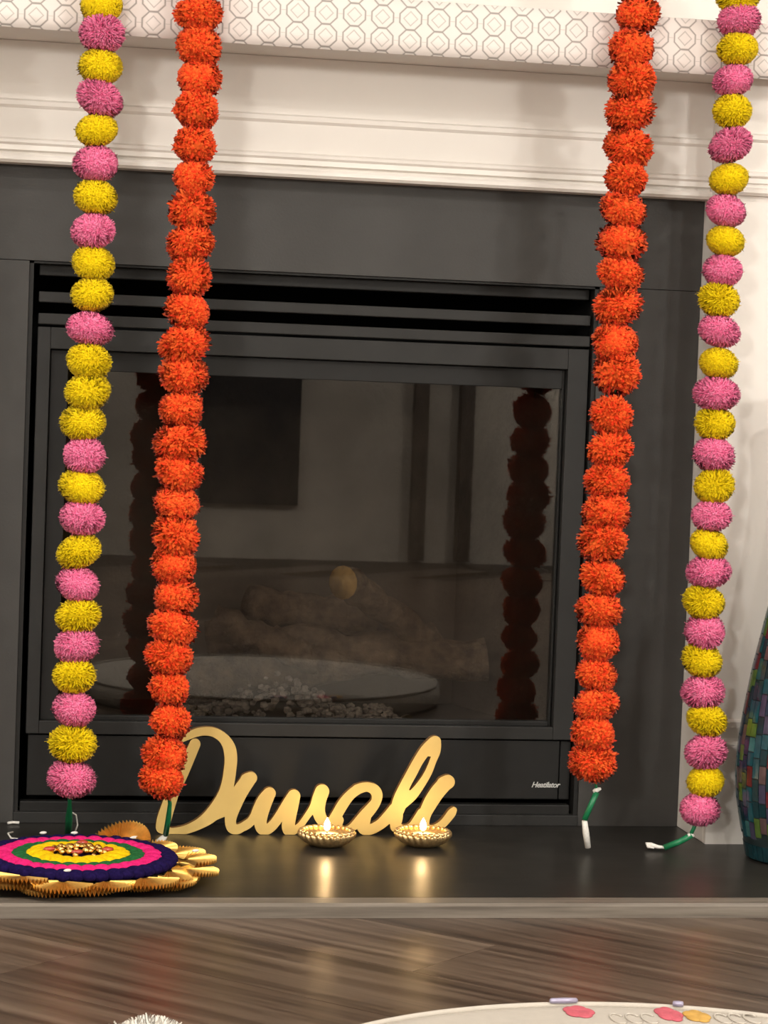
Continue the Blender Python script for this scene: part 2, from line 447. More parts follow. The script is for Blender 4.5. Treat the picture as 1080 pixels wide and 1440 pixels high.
# door: outer frame, stepped inner frame, glass
def ring(name, x0, x1, z0, z1, wl, wr, wt, wb_, y, d, mat):
    b = MB(); b.box(x0, x0 + wl, y, y + d, z0, z1); b.box(x1 - wr, x1, y, y + d, z0, z1); b.box(x0 + wl, x1 - wr, y, y + d, z1 - wt, z1); b.box(x0 + wl, x1 - wr, y, y + d, z0, z0 + wb_)
    return b.build(name, mat, fp, bevel=.0012)
dz1, dz0 = zat(472, .012), zat(1036, .012, 400)
ring('door_frame', bx0, bx1, dz0, dz1, .020, .034, zat(472, .012) - zat(502, .012), zat(1018, .012, 400) - dz0, .012, .022, 'grey_metal')
iz1, iz0 = zat(503, .03), zat(1016, .03, 400)
ix0, ix1 = bx0 + .021, bx1 - .035
ring('glass_frame', ix0, ix1, iz0, iz1, .028, .004, .031, .008, .026, .012, 'black_metal')
GX0, GX1, GZ0, GZ1 = ix0 + .026, ix1 - .003, iz0 + .007, iz1 - .029
MB().box(GX0, GX1, .034, .037, GZ0, GZ1).build('glass_pane', 'fire_glass', fp)
hbar('access_panel', 1037, 1121, .018, .015, 'black_metal', bx0 + .004, OR - .030)
hbar('panel_side', 1037, 1121, .022, .012, 'black_metal', OR - .028, bx1)
hbar('bottom_rail', 1129, 1143.2, .010, .02, 'black_metal', OL + .010, OR - .012)
# maker's lettering
cu = bpy.data.curves.new('lettering', 'FONT'); cu.body = 'Heatilator'; cu.size = .0125; cu.shear = .35; cu.extrude = .0004; cu.space_character = .92
cu.offset = .00018
to = bpy.data.objects.new('lettering_tmp', cu); COL.objects.link(to)
bpy.context.view_layer.update()
tme = bpy.data.meshes.new_from_object(to.evaluated_get(bpy.context.evaluated_depsgraph_get()))
bpy.data.objects.remove(to); tme.materials.clear(); tme.materials.append(MATS['logo_white'])
wid = max(v.co.x for v in tme.vertices)
p0, p1 = U(747, 1107, .0172), U(788, 1107, .0172); s = (p1[0] - p0[0]) / wid
tme.transform(Matrix.Translation((p0[0], p0[1], p0[2])) @ Matrix.Scale(s, 4) @ Matrix.Rotation(PI / 2, 4, 'X'))
lo = link('lettering', tme, fp); lo['label'] = 'small white script maker name'
# inside of the firebox
b = MB(); bz = GZ0 - .02
b.poly([(GX0 - .02, .05, bz), (GX1 + .01, .05, bz), (GX1 - .09, .38, bz), (GX0 + .07, .38, bz)])
b.poly([(GX0 + .07, .38, bz), (GX1 - .09, .38, bz), (GX1 - .09, .38, iz1), (GX0 + .07, .38, iz1)])
b.poly([(GX0 - .02, .05, bz), (GX0 + .07, .38, bz), (GX0 + .07, .38, iz1), (GX0 - .02, .05, iz1)])
b.poly([(GX1 + .01, .05, bz), (GX1 - .09, .38, bz), (GX1 - .09, .38, iz1), (GX1 + .01, .05, iz1)])
b.poly([(GX0 - .02, .05, iz1), (GX1 + .01, .05, iz1), (GX1 - .09, .38, iz1), (GX0 + .07, .38, iz1)])
b.build('firebox_liner', 'firebox_liner', fp)
def log(p, q, r, seed, parent=fp):
    rnd = random.Random(seed); p, q = Vector(p), Vector(q); n = 12; b = MB()
    pts = [p.lerp(q, k / n) + Vector((rnd.uniform(-.006, .006), rnd.uniform(-.006, .006), rnd.uniform(-.006, .006))) for k in range(n + 1)]
    rs = [r * (.86 + .28 * rnd.random()) for _ in pts]
    b.tube(pts, rs, 14); b.mi[-1] = 1; b.mi[-2] = 1
    return b.build('log', ['log_bark', 'log_end'], parent, True)
def fz(px, py, y): return U(px, py, y)
log(fz(240, 960, .20), fz(610, 905, .25), .036, 1)
log(fz(290, 900, .26), fz(680, 930, .20), .034, 2)
log(fz(610, 905, .24), fz(478, 815, .10), .025, 3)
log(fz(300, 870, .18), fz(440, 930, .16), .026, 4)
log(fz(520, 870, .28), fz(350, 850, .30), .030, 6)
rnd = random.Random(5); b = MB()
for k in range(420):
    x = rnd.uniform(xat(230, 960, .13), xat(560, 960, .13)); y = rnd.uniform(.07, .26)
    hz = bz + .012 + .07 * max(0, 1 - abs(x - xat(395, 960, .13)) / .12) * rnd.random()
    r = rnd.uniform(.004, .009)
    b.ellipsoid((x, y, hz), r, r * .8, r * .7, Matrix.Rotation(rnd.random() * 3, 3, 'X'), 5, 3)
eb = b.build('ember_bed', 'ember', fp); eb['kind'] = 'stuff'

# ------------------------------------------------------------------ pompoms
def strand_mesh(name, mat, seed, n=3400, r=.030, kind='wool'):
    rnd = random.Random(seed); b = MB(); CORE = .87 if kind == 'wool' else .76
    b.ellipsoid((0, 0, 0), r * CORE, r * CORE, r * CORE, None, 20, 13)
    clumps = []
    if kind == 'petal':
        for k in range(46):
            v = Vector((rnd.gauss(0, 1), rnd.gauss(0, 1), rnd.gauss(0, 1))).normalized(); clumps.append((v, rnd.uniform(.86, 1.06)))
    lop = [(Vector((rnd.gauss(0, 1), rnd.gauss(0, 1), rnd.gauss(0, 1))).normalized(), rnd.uniform(-.16, .16)) for _ in range(5)]
    for k in range(n):
        if kind == 'petal' and rnd.random() < .85:
            c, cr = rnd.choice(clumps); v = (c + Vector((rnd.gauss(0, .2), rnd.gauss(0, .2), rnd.gauss(0, .2)))).normalized()
        else:
            v = Vector((rnd.gauss(0, 1), rnd.gauss(0, 1), rnd.gauss(0, 1))).normalized(); cr = 1.0
        cr *= 1 + sum(a * max(0, v.dot(d)) ** 2 for d, a in lop)
        L = r * cr * (rnd.uniform(.93, 1.03) if kind != 'petal' else rnd.uniform(.86, 1.04))
        L = max(L, r * (CORE + .09))
        if rnd.random() < .012: L *= 1.09
        a = v.orthogonal().normalized(); a = Matrix.Rotation(rnd.random() * 2 * PI, 3, v) @ a
        sd = v.cross(a)
        sd = v.cross(a).normalized()
        rise = L - r * CORE
        i = len(b.v)
        if kind == 'wool':                                         # short cut fibres, each leaning its own way
            wdt = .0010; p0 = v * (r * CORE * .985); p1 = v * (r * CORE + rise) + a * rnd.uniform(.003, .0085)
            b.v += [tuple(p0 - sd * wdt), tuple(p0 + sd * wdt), tuple(p1 + sd * wdt * .6), tuple(p1 - sd * wdt * .6)]
            b.f.append((i, i + 1, i + 2, i + 3)); b.mi.append(0)
        else:                                                      # crinkled petals
            wdt = .0019 * r / .032; ln = r / .032
            p0 = v * (r * CORE * .98); p1 = v * (r * CORE + rise) + a * rnd.uniform(.0035, .0105) * ln
            pm = p0.lerp(p1, .55) + v * rnd.uniform(-.0005, .0016) * ln
            b.v += [tuple(p0 - sd * wdt * .6), tuple(p0 + sd * wdt * .6), tuple(pm + sd * wdt), tuple(p1 + sd * wdt * .7 + v * .0010), tuple(p1 - sd * wdt * .7 - v * .0010), tuple(pm - sd * wdt)]
            b.f.append((i, i + 1, i + 2, i + 5)); b.f.append((i + 5, i + 2, i + 3, i + 4)); b.mi += [0, 0]
    me = bpy.data.meshes.new(name); me.from_pydata(b.v, [], b.f); me.materials.append(MATS[mat]); me.update()
    return me
YM = [strand_mesh('pompom_yellow', 'yarn_yellow', 100 + k) for k in range(4)]
PM = [strand_mesh('pompom_pink', 'yarn_pink', 200 + k) for k in range(4)]
OM = [strand_mesh('pompom_orange', 'petal_orange', 300 + k, 2600, .032, 'petal') for k in range(6)]
R_BASE = .030

def garland(name, label, pts, meshes, wpx, hpx, group, extra_top):
    """pts: (px, py, kind) down the string"""
    pos = [(U(px, py, GY), k) for px, py, k in pts]
    x, z = pos[0][0][0], pos[0][0][2]
    root = thing(name, label, 'garland', (float(pos[-1][0][0]), GY, HT), group)
    mpp = (GY - CAM[1]) / .984 / F
    rnd = random.Random(len(pts) + int(pts[0][0]))
    step = pos[0][0][2] - pos[2][0][2]; dxs = (pos[0][0][0] - pos[6][0][0]) / 3
    top = []
    for j in range(extra_top):
        k = pos[1][1] if j % 2 == 0 else pos[0][1]
        top.insert(0, (pos[0][0] + np.array([dxs * .5 * (j + 1), 0, step * .5 * (j + 1)]), k))
    allp = top + pos
    for q, (p, k) in enumerate(allp):
        me = meshes[k][rnd.randrange(len(meshes[k]))]
        o = bpy.data.objects.new('pompom', me); COL.objects.link(o); o.parent = root
        o.location = Vector(p) - root.location
        o.rotation_euler = (rnd.uniform(-.35, .35), rnd.uniform(-.28, .28), rnd.uniform(0, 6.28))
        base = R_BASE if k != 'O' else .032
        jv = .05 if k != 'O' else .09
        sx = wpx * mpp / 2 / base * rnd.uniform(1 - jv, 1 + jv); sz = hpx * mpp / 2 / base * rnd.uniform(1 - jv, 1 + jv)
        o.scale = (sx, sx, sz)
    # the string that carries the pompoms, hooked over the shelf
    p0 = allp[0][0]
    pts3 = [tuple(p) for p, k in allp]
    pts3 = [(p0[0], SHF + .03, MU + .0775), (p0[0], SHF - .002, MU + .0785), (p0[0], GY + .012, p0[2] + .01)] + pts3
    MB().tube(pts3, .0013, 6).build('string', 'green_tape', root)
    return root
LYP = [(143, 8, 'Y'), (143, 47, 'P'), (142, 94, 'Y'), (141, 139, 'P'), (136, 183, 'Y'), (136, 230, 'P'), (133, 277, 'Y'), (130, 325, 'P'), (130, 370, 'Y'), (129, 414, 'Y'), (125, 462, 'P'), (123.5, 508, 'Y'),
       (121.5, 552.5, 'Y'), (118, 596, 'Y'), (118, 640, 'P'), (116, 685, 'Y'), (115, 728, 'P'), (112, 775, 'Y'), (110, 822, 'P'), (110, 866, 'Y'), (107, 908, 'P'), (104, 950, 'Y'), (105, 997, 'P'), (104, 1047, 'Y'), (101.5, 1095, 'P')]
LO = [(279, 20), (280, 65), (279, 110), (276, 155), (274, 205), (271, 250), (269, 298), (267, 342), (266, 390), (265, 438), (260, 483), (259, 527), (255, 575), (253, 622), (252, 663), (249, 708), (247, 755), (246, 795), (246, 838), (243, 882), (240, 923), (238, 967), (239, 1013), (234, 1062), (228, 1096)]
RO = [(895, 20), (889, 68), (889, 113), (886, 158), (884, 207), (881, 250), (877, 295), (874, 340), (872, 385), (869, 432), (867, 482), (867, 525), (862, 585), (857, 633), (856, 677), (853, 720), (847, 763), (848, 812), (843, 858), (843, 903), (839, 948), (838, 990), (835, 1032), (834, 1072)]
RYP = [(1040, -3, 'Y'), (1038, 27, 'P'), (1038, 69, 'Y'), (1032, 113, 'P'), (1030, 156, 'Y'), (1027, 204, 'P'), (1025, 252, 'Y'), (1020, 296, 'P'), (1020, 339, 'Y'), (1017, 381, 'P'), (1012, 423, 'Y'), (1010, 465, 'P'), (1010, 511, 'Y'), (1008, 554, 'P'), (1007, 597, 'Y'), (1003, 638, 'P'), (1003, 685, 'Y'),
       (1000, 725, 'P'), (996, 765, 'Y'), (997, 804, 'P'), (991, 848, 'Y'), (991, 888, 'P'), (988, 930, 'Y'), (988, 973, 'P'), (994, 1012, 'Y'), (992, 1056, 'P'), (992, 1099, 'Y'), (983, 1138, 'P')]
MS = {'Y': YM, 'P': PM, 'O': OM}
gr = 'pompom garlands hanging from the mantel shelf'
g1 = garland('pompom_garland', 'yellow and pink pompom garland hanging at the far left over the round yarn mat', LYP, MS, 61, 49, gr, 1)
g2 = garland('pompom_garland', 'red orange marigold garland hanging in front of the D of the gold lettering', [(a, b_, 'O') for a, b_ in LO], MS, 65, 58, gr, 1)
g3 = garland('pompom_garland', 'red orange marigold garland hanging at the right side of the firebox', [(a, b_, 'O') for a, b_ in RO], MS, 65, 58, gr, 1)
g4 = garland('pompom_garland', 'yellow and pink pompom garland hanging at the right in front of the white leg', RYP, MS, 57, 48, gr, 1)
def wire(root, name, mat, pix, r, n=8):
    MB().tube([tuple(U(a, b_, y)) for a, b_, y in pix], r, n).build(name, mat, root, True)
wire(g1, 'wire_end', 'green_tape', [(98, 1112, GY), (98, 1130, -.20), (97, 1150, -.165), (96, 1174, -.128)], [.003, .003, .0055, .0055])
wire(g1, 'thread_end', 'white_string', [(102, 1143, -.16), (107, 1146, -.150), (109, 1160, -.14), (103, 1177, -.127)], .0012)
wire(g2, 'wire_end', 'green_tape', [(236, 1110, GY), (239, 1130, -.205), (237, 1150, -.195), (233, 1174, -.175)], [.0028, .003, .0042, .0042])
wire(g2, 'ribbon_end', 'white_string', [(236, 1172, -.176), (228, 1181, -.172), (214, 1190, -.172)], [.002, .006, .003])
wire(g3, 'string_tip', 'green_tape', [(836, 1090, GY), (838, 1104, GY), (839, 1112, GY)], .0022)
wire(g3, 'knot', 'white_string', [(834, 1113, GY), (839, 1111, GY), (845, 1109, GY)], [.0025, .0042, .002])
wire(g3, 'wire_end', 'green_tape', [(839, 1114, GY), (831, 1132, GY), (822, 1153, GY)], .0046)
wire(g3, 'ribbon_end', 'white_string', [(822, 1154, GY), (824, 1172, GY + .004), (827, 1192, GY + .006)], [.0042, .0052, .0046])
wire(g4, 'string_tip', 'green_tape', [(980, 1150, GY), (976, 1164, GY), (972, 1172, GY)], .0032)
wire(g4, 'knot', 'white_string', [(967, 1175, GY), (972, 1174, GY), (976, 1176, GY)], [.003, .004, .002])
wire(g4, 'wire_end', 'green_tape', [(973, 1174, GY), (955, 1184, GY + .006), (934, 1192, GY + .012)], .0048)
wire(g4, 'thread_end', 'white_string', [(936, 1192, GY + .012), (925, 1191, GY + .016), (916, 1188, GY + .022), (909, 1187, GY + .026), (911, 1191, GY + .02), (920, 1192.5, GY + .016)], [.002, .003, .0036, .0032, .002, .0015])

# ------------------------------------------------------------------ gold script sign
def A(pts): return [(210 + x / 7.2, 1010 + y / 7.2, r / 7.2) for x, y, r in pts]
def B(pts): return [(340 + x / 6, 1060 + y / 6, r / 6) for x, y, r in pts]
def Cc(pts): return [(480 + x / 6, 1020 + y / 6, r / 6) for x, y, r in pts]
strokes = [
    A([(462, 262, 56), (395, 420, 58), (325, 580, 60), (245, 740, 64), (195, 880, 68), (150, 1020, 72), (130, 1105, 64)]),
    A([(130, 1105, 64), (200, 1150, 44), (290, 1148, 43), (400, 1118, 46), (520, 1062, 56), (630, 980, 72), (715, 870, 75), (768, 760, 68), (800, 640, 64), (820, 500, 63), (826, 400, 64), (812, 305, 63), (775, 232, 56), (720, 178, 50), (650, 142, 47), (560, 132, 43), (470, 148, 42), (400, 182, 34), (335, 232, 12)]),
    A([(640, 985, 60), (730, 965, 42), (810, 935, 50)]),
    A([(995, 630, 76), (1030, 605, 62)]), A([(995, 635, 74), (920, 745, 78), (865, 870, 72), (830, 980, 62), (822, 1050, 56), (840, 1112, 54), (890, 1126, 50), (950, 1098, 44), (1010, 1060, 44)]),
    B([(20, 615, 36), (60, 590, 36), (105, 535, 40), (140, 470, 48), (180, 400, 54), (228, 342, 54), (236, 335, 50)]),
    B([(228, 345, 54), (195, 440, 50), (165, 530, 52), (158, 590, 52), (175, 635, 50), (215, 638, 44), (265, 600, 42), (320, 525, 42), (370, 450, 46), (412, 390, 50), (440, 356, 54)]),
    B([(440, 356, 54), (428, 440, 50), (405, 530, 54), (393, 600, 55), (400, 648, 48), (450, 640, 34), (500, 598, 28), (560, 515, 28), (608, 450, 36), (650, 375, 54), (678, 318, 60)]),
    B([(678, 318, 60), (655, 400, 56), (648, 480, 54), (672, 550, 50), (715, 585, 45), (765, 570, 46), (805, 510, 46), (855, 425, 46), (915, 350, 42), (985, 298, 42), (1060, 278, 38)]),
    B([(760, 590, 50), (790, 610, 50), (820, 560, 40)]),
    Cc([(130, 540, 40), (180, 524, 40), (230, 522, 40), (280, 545, 46), (302, 590, 46), (292, 645, 42), (262, 690, 46), (210, 750, 50), (150, 812, 44), (90, 862, 32), (30, 890, 26)]),
    Cc([(200, 770, 52), (185, 850, 54), (205, 882, 46), (260, 874, 44), (330, 835, 44), (395, 775, 50), (455, 710, 55)]),
    Cc([(455, 855, 42), (462, 780, 56), (470, 700, 52), (490, 620, 50), (542, 500, 44), (596, 400, 44), (650, 300, 43), (712, 210, 46), (775, 145, 46), (795, 136, 46)]),
    Cc([(795, 136, 46), (808, 180, 34), (800, 230, 33), (774, 300, 29), (733, 400, 31), (672, 500, 34), (600, 590, 42), (530, 650, 45), (480, 690, 45)]),
    Cc([(780, 185, 50), (745, 235, 28)]), Cc([(560, 590, 45), (500, 650, 60), (475, 730, 50)]),
    Cc([(868, 495, 64), (898, 478, 60)]), Cc([(862, 505, 62), (810, 565, 62), (755, 650, 60), (708, 745, 52), (690, 820, 52), (705, 865, 46), (750, 880, 38), (805, 866, 34), (860, 828, 34), (900, 782, 35), (930, 742, 36), (950, 715, 26)]),
    Cc([(455, 860, 40), (520, 870, 30), (580, 850, 22), (630, 800, 30), (680, 740, 40)]),
]
def smooth_path(st, n=4):
    out = []
    for k in range(len(st) - 1):
        p0, p1, p2, p3 = (np.array(st[max(k - 1, 0)]), np.array(st[k]), np.array(st[k + 1]), np.array(st[min(k + 2, len(st) - 1)]))
        for q in range(n):
            u = q / n
            out.append(tuple(.5 * (2 * p1 + (p2 - p0) * u + (2 * p0 - 5 * p1 + 4 * p2 - p3) * u * u + (3 * p1 - p0 - 3 * p2 + p3) * u ** 3)))
    return out + [tuple(st[-1])]
strokes = [smooth_path(st) for st in strokes]
SY = -.088
x0, y0, x1, y1 = 212, 1014, 648, 1180; ST = .9
gx = np.arange(x0, x1, ST); gy = np.arange(y0, y1, ST)
GXm, GYm = np.meshgrid(gx, gy, indexing='ij'); SD = np.full(GXm.shape, 1e3)
for st in strokes:
    for (ax_, ay_, ar), (bx_, by_, br) in zip(st[:-1], st[1:]):
        ddx, ddy = bx_ - ax_, by_ - ay_; L2 = ddx * ddx + ddy * ddy + 1e-9
        tt = np.clip(((GXm - ax_) * ddx + (GYm - ay_) * ddy) / L2, 0, 1)
        SD = np.minimum(SD, np.hypot(GXm - ax_ - tt * ddx, GYm - ay_ - tt * ddy) - (ar + (br - ar) * tt))
zlow = HT + .0004
verts = []; faces = []; mi = []; cache = {}
TH = .012
def vert(key, px, py, back):
    kk = (key, back)
    if kk not in cache:
        p = U(px, py, SY); z = max(p[2], zlow)
        cache[kk] = len(verts); verts.append((float(p[0]), SY + (TH if back else 0), float(z)))
    return cache[kk]
nx, ny = SD.shape
mn = np.minimum(np.minimum(SD[:-1, :-1], SD[1:, :-1]), np.minimum(SD[:-1, 1:], SD[1:, 1:]))
for i, j in np.argwhere(mn < 0):
    cs = [(i, j), (i + 1, j), (i + 1, j + 1), (i, j + 1)]; poly = []
    for k in range(4):
        a, b_ = cs[k], cs[(k + 1) % 4]; da, db = SD[a], SD[b_]
        if da < 0: poly.append((('c', a), gx[a[0]], gy[a[1]], False))
        if (da < 0) != (db < 0):
            tt = da / (da - db)
            poly.append((('e', min(a, b_), max(a, b_)), gx[a[0]] + (gx[b_[0]] - gx[a[0]]) * tt, gy[a[1]] + (gy[b_[1]] - gy[a[1]]) * tt, True))
    if len(poly) < 3: continue
    faces.append([vert(q[0], q[1], q[2], 0) for q in poly]); mi.append(0)
    faces.append([vert(q[0], q[1], q[2], 1) for q in reversed(poly)]); mi.append(0)
    for k in range(len(poly)):
        a, b_ = poly[k], poly[(k + 1) % len(poly)]
        if a[3] and b_[3]:
            faces.append([vert(b_[0], b_[1], b_[2], 0), vert(a[0], a[1], a[2], 0), vert(a[0], a[1], a[2], 1), vert(b_[0], b_[1], b_[2], 1)]); mi.append(1)
me = bpy.data.meshes.new('script_sign'); me.from_pydata(verts, [], faces)
me.materials.append(MATS['gold_sign_front']); me.materials.append(MATS['gold_sign_edge'])
for p, k in zip(me.polygons, mi): p.material_index = k
bm = bmesh.new(); bm.from_mesh(me); bmesh.ops.recalc_face_normals(bm, faces=bm.faces); bm.to_mesh(me); bm.free()
sg = link('script_sign', me); sg['label'] = 'gold cut-out script sign spelling Diwali standing on the hearth'; sg['category'] = 'sign'

# ------------------------------------------------------------------ diya lamps
def diya(px, label, r=.043):
    c = UZ(px, 1189, HT)
    root = thing('diya_lamp', label, 'oil lamp', (float(c[0]), float(c[1]), HT), 'lit diya lamps before the sign')
    h = .022
    def flute(rr, z, a, k):
        if rr < .012: return rr, z
        t_ = z / h
        q = math.sin(26 * a + 4.5 * t_)
        return rr * (1 + .05 * q * min(1, (rr / r) ** 2)), z + .0012 * q * t_
    prof = [(r * .42, 0), (r * .52, .0006), (r * .66, .003), (r * .82, .007), (r * .94, .012), (r * 1.0, .0165), (r * 1.0, .0195), (r * .97, h), (r * .88, h * 1.0), (r * .80, h * .93), (r * .70, h * .86), (r * .45, h * .8)]
    MB().lathe(prof, 156, flute).build('bowl', 'diya_gold', root, True, loc=(0, 0, 0))
    MB().lathe([(r * .43, .014), (r * .44, h * .86), (r * .2, h * .87), (.0015, h * .86)], 40).build('wax', 'wax', root, True, loc=(0, 0, 0))
    b = MB()                                                       # row of glittering beads on the rim
    for k in range(26):
        a = 2 * PI * k / 26; b.ellipsoid((r * .90 * math.cos(a), r * .90 * math.sin(a), h * 1.02), 0.0062, .0034, .0034, Matrix.Rotation(a + .8, 3, 'Z'), 8, 5)
    b.build('beaded_rim', 'diya_gold', root, True, loc=(0, 0, 0))
    MB().tube([(0, 0, h * .85), (0.0005, 0, h * .85 + .005)], .0009, 6).build('wick', 'wick', root, loc=(0, 0, 0))
    fb = h * .85 + .004
    fl_ = MB().lathe([(.0008, fb), (.0040, fb + .0025), (.0053, fb + .0065), (.0045, fb + .0115), (.0024, fb + .016), (.0004, fb + .020)], 20).build('flame', 'flame', root, True, loc=(0, 0, 0))
    l = bpy.data.lights.new('flame_light', 'POINT'); l.energy = .11; l.specular_factor = .3; l.color = (1, .62, .28); l.shadow_soft_size = .006
    o = bpy.data.objects.new('flame_light', l); COL.objects.link(o); o.location = (c[0], c[1] - .001, HT + fb + .024)
    return root
diya(459, 'gold diya lamp burning in front of the letters w and a')
diya(594, 'gold diya lamp burning in front of the last letters of the sign')

# ------------------------------------------------------------------ round yarn mat with gold fans
rc = UZ(110, 1204, HT + .028); RM = .137
mat_ = thing('yarn_mat', 'round yarn mat in navy, pink, green and yellow rings with pleated gold fans', 'decoration', (float(rc[0]), float(rc[1]), HT + .013))
MB().lathe([(RM * .93, .0085), (RM * .96, .0125), (RM * .9, .014), (.004, .014)], 72).build('backing', 'yarn_navy', mat_, True, loc=(0, 0, 0))
def yring(name, m, r0, r1, n, z, h, slant, seed):
    rnd = random.Random(seed); b = MB(); rm, hw = (r0 + r1) / 2, (r1 - r0) / 2
    arc = 2 * PI * rm / n
    for k in range(n):
        a = 2 * PI * (k + rnd.uniform(-.12, .12)) / n
        b.ellipsoid((rm * math.cos(a), rm * math.sin(a), z), hw * 1.28, arc * .78, h * rnd.uniform(.9, 1.12), Matrix.Rotation(a + slant, 3, 'Z'), 12, 7)
    return b.build(name, m, mat_, True, loc=(0, 0, 0))
yring('yarn_ring', 'yarn_navy', RM * .83, RM * 1.0, 46, .0135, .0085, .5, 1)
yring('yarn_ring', 'yarn_magenta', RM * .665, RM * .845, 34, .0155, .0080, .6, 2)
yring('yarn_ring', 'yarn_green', RM * .52, RM * .675, 28, .0160, .0070, .6, 3)
yring('yarn_ring', 'yarn_gold', RM * .26, RM * .53, 20, .0170, .0085, .6, 4)
b = MB(); rnd = random.Random(8)
for k in range(46):
    a = rnd.random() * 2 * PI; rr = RM * .30 * math.sqrt(rnd.random()); r = rnd.uniform(.003, .0062)
    b.ellipsoid((rr * math.cos(a), rr * math.sin(a), .022 + .007 * (1 - rr / (RM * .3))), r, r, r, None, 10, 6)
b.build('gold_beads', 'gold_bead', mat_, True, loc=(0, 0, 0))
for a, rr in ((3.3, .30), (-.2, .30), (1.4, .30), (4.6, .2)):
    MB().ellipsoid((RM * rr * math.cos(a), RM * rr * math.sin(a), .0265), .009, .005, .0035, Matrix.Rotation(.3, 3, 'Z'), 12, 7).build('red_stone', 'red_stone', mat_, True, loc=(0, 0, 0))
def fan_mesh(R=.046, span=2.7, n=22):
    b = MB()
    for s_ in (0,):
        for k in range(n * 2 + 1):
            a = -span / 2 + span * k / (n * 2); dzz = .0036 if k % 2 else -.0036
            for q in (.14, .5, 1.0): b.v.append((R * q * math.cos(a), R * q * math.sin(a), dzz * q))
        for k in range(n * 2):
            for q in range(2):
                i = k * 3 + q; b.f.append((i, i + 3, i + 4, i + 1)); b.mi.append(0)
    me = bpy.data.meshes.new('gold_fan'); me.from_pydata(b.v, [], b.f); me.materials.append(MATS['gold_foil']); me.update(); return me
FANS = [fan_mesh(.046, 2.7), fan_mesh(.040, 2.2, 18), fan_mesh(.050, 1.9, 18)]
rnd = random.Random(21)
def fan(a, rr, z, tilt, k, twist=0, roll=0):
    o = bpy.data.objects.new('gold_fan', FANS[k]); COL.objects.link(o); o.parent = mat_
    o.matrix_local = Matrix.Translation((rr * math.cos(a), rr * math.sin(a), z)) @ Matrix.Rotation(a + twist, 4, 'Z') @ Matrix.Rotation(tilt, 4, 'Y') @ Matrix.Rotation(roll, 4, 'X')
for k in range(16):
    a = 2 * PI * k / 16 + .1
    fan(a, RM * .93, .0045, rnd.uniform(.12, .20), k % 3, rnd.uniform(-.2, .2), rnd.uniform(-.06, .06))
for k in range(9):
    a = -2.6 + k * .42
    fan(a, RM * 1.0, .009, rnd.uniform(.08, .18), (k + 1) % 3, rnd.uniform(-.3, .3), rnd.uniform(-.07, .07))
for a, rr, z, tl, k in ((.35, .142, .012, -.16, 2), (0.0, .148, .015, -.14, 0), (-.30, .150, .012, -.05, 2), (-.62, .14, .010, .03, 0), (.66, .135, .012, -.24, 1)):
    fan(a, rr, z - .004, tl + .12, k, rnd.uniform(-.2, .2), rnd.uniform(-.1, .1))
fan(1.02, .122, .012, -.62, 0)                                     # the fan that curls up at the back
fan(-2.15, .140, .012, -.05, 0)
for dx_, dy_, ln_ in ((-.02, -.128, .006), (.085, .105, .008), (.165, .01, .006), (-.045, .137, .006), (.0, .138, .006)):
    MB().ellipsoid((dx_, dy_, .0215), ln_, .003, .0022, Matrix.Rotation(.4, 3, 'Z'), 8, 5).build('thread_tag', 'white_string', mat_, True, loc=(0, 0, 0))
pt = [UZ(a, b_, HT + .004) for a, b_ in ((18, 1170), (11, 1172), (16, 1179), (28, 1180), (38, 1184))]
tw = MB().tube([tuple(p) for p in pt], .0013, 6).build('loose_thread', 'white_string', None, True)
tw['label'] = 'loose curl of white thread on the hearth behind the yarn mat'; tw['category'] = 'thread'
pt = [UZ(a, b_, HT + .003) for a, b_ in ((11, 1157.5), (18, 1156.5), (27, 1157))]
tw = MB().tube([tuple((p[0], min(p[1], -.008), HT + .003)) for p in pt], .0022, 6).build('paper_scrap', 'white_string', None, True)
tw['label'] = 'tiny white scrap lying against the foot of the surround at far left'; tw['category'] = 'scrap'

# ------------------------------------------------------------------ mosaic vase
vc = U(1121, 1200, -.262); VX, VY = float(vc[0]), -.262
va = thing('mosaic_vase', 'tall teal mosaic vase standing on the hearth beside the white leg', 'vase', (VX, VY, HT))
mppv = (VY - CAM[1]) / .984 / F
def vr(px_half): return px_half * mppv
vz = lambda py: float(U(1100, py, VY)[2]) - HT
vprof = [(vr(70), 0.0), (vr(74), .004), (vr(83), vz(1165)), (vr(91), vz(1125)), (vr(94), vz(1090)), (vr(92.5), vz(1050)), (vr(86), vz(1000)), (vr(76), vz(940)), (vr(63), vz(880)), (vr(50), vz(820)), (vr(39), vz(760)), (vr(30), vz(700)), (vr(25), vz(650)), (vr(23), vz(600)), (vr(25), vz(570)), (vr(30), vz(550))]
zs = [p[1] for p in vprof]; rs_ = [p[0] for p in vprof]
def vrad(z): return float(np.interp(z, zs, rs_))
fine = [(vrad(z), z) for z in np.linspace(0, zs[-1], 60)]
inner = [(max(r - .004, .004), z) for r, z in reversed(fine[8:])]
MB().lathe(fine + inner, 64).build('body', 'vase_grout', va, True, loc=(0, 0, 0))
rnd = random.Random(4); NC = 46
groups = {k: MB() for k in TILES}; rowH = .027
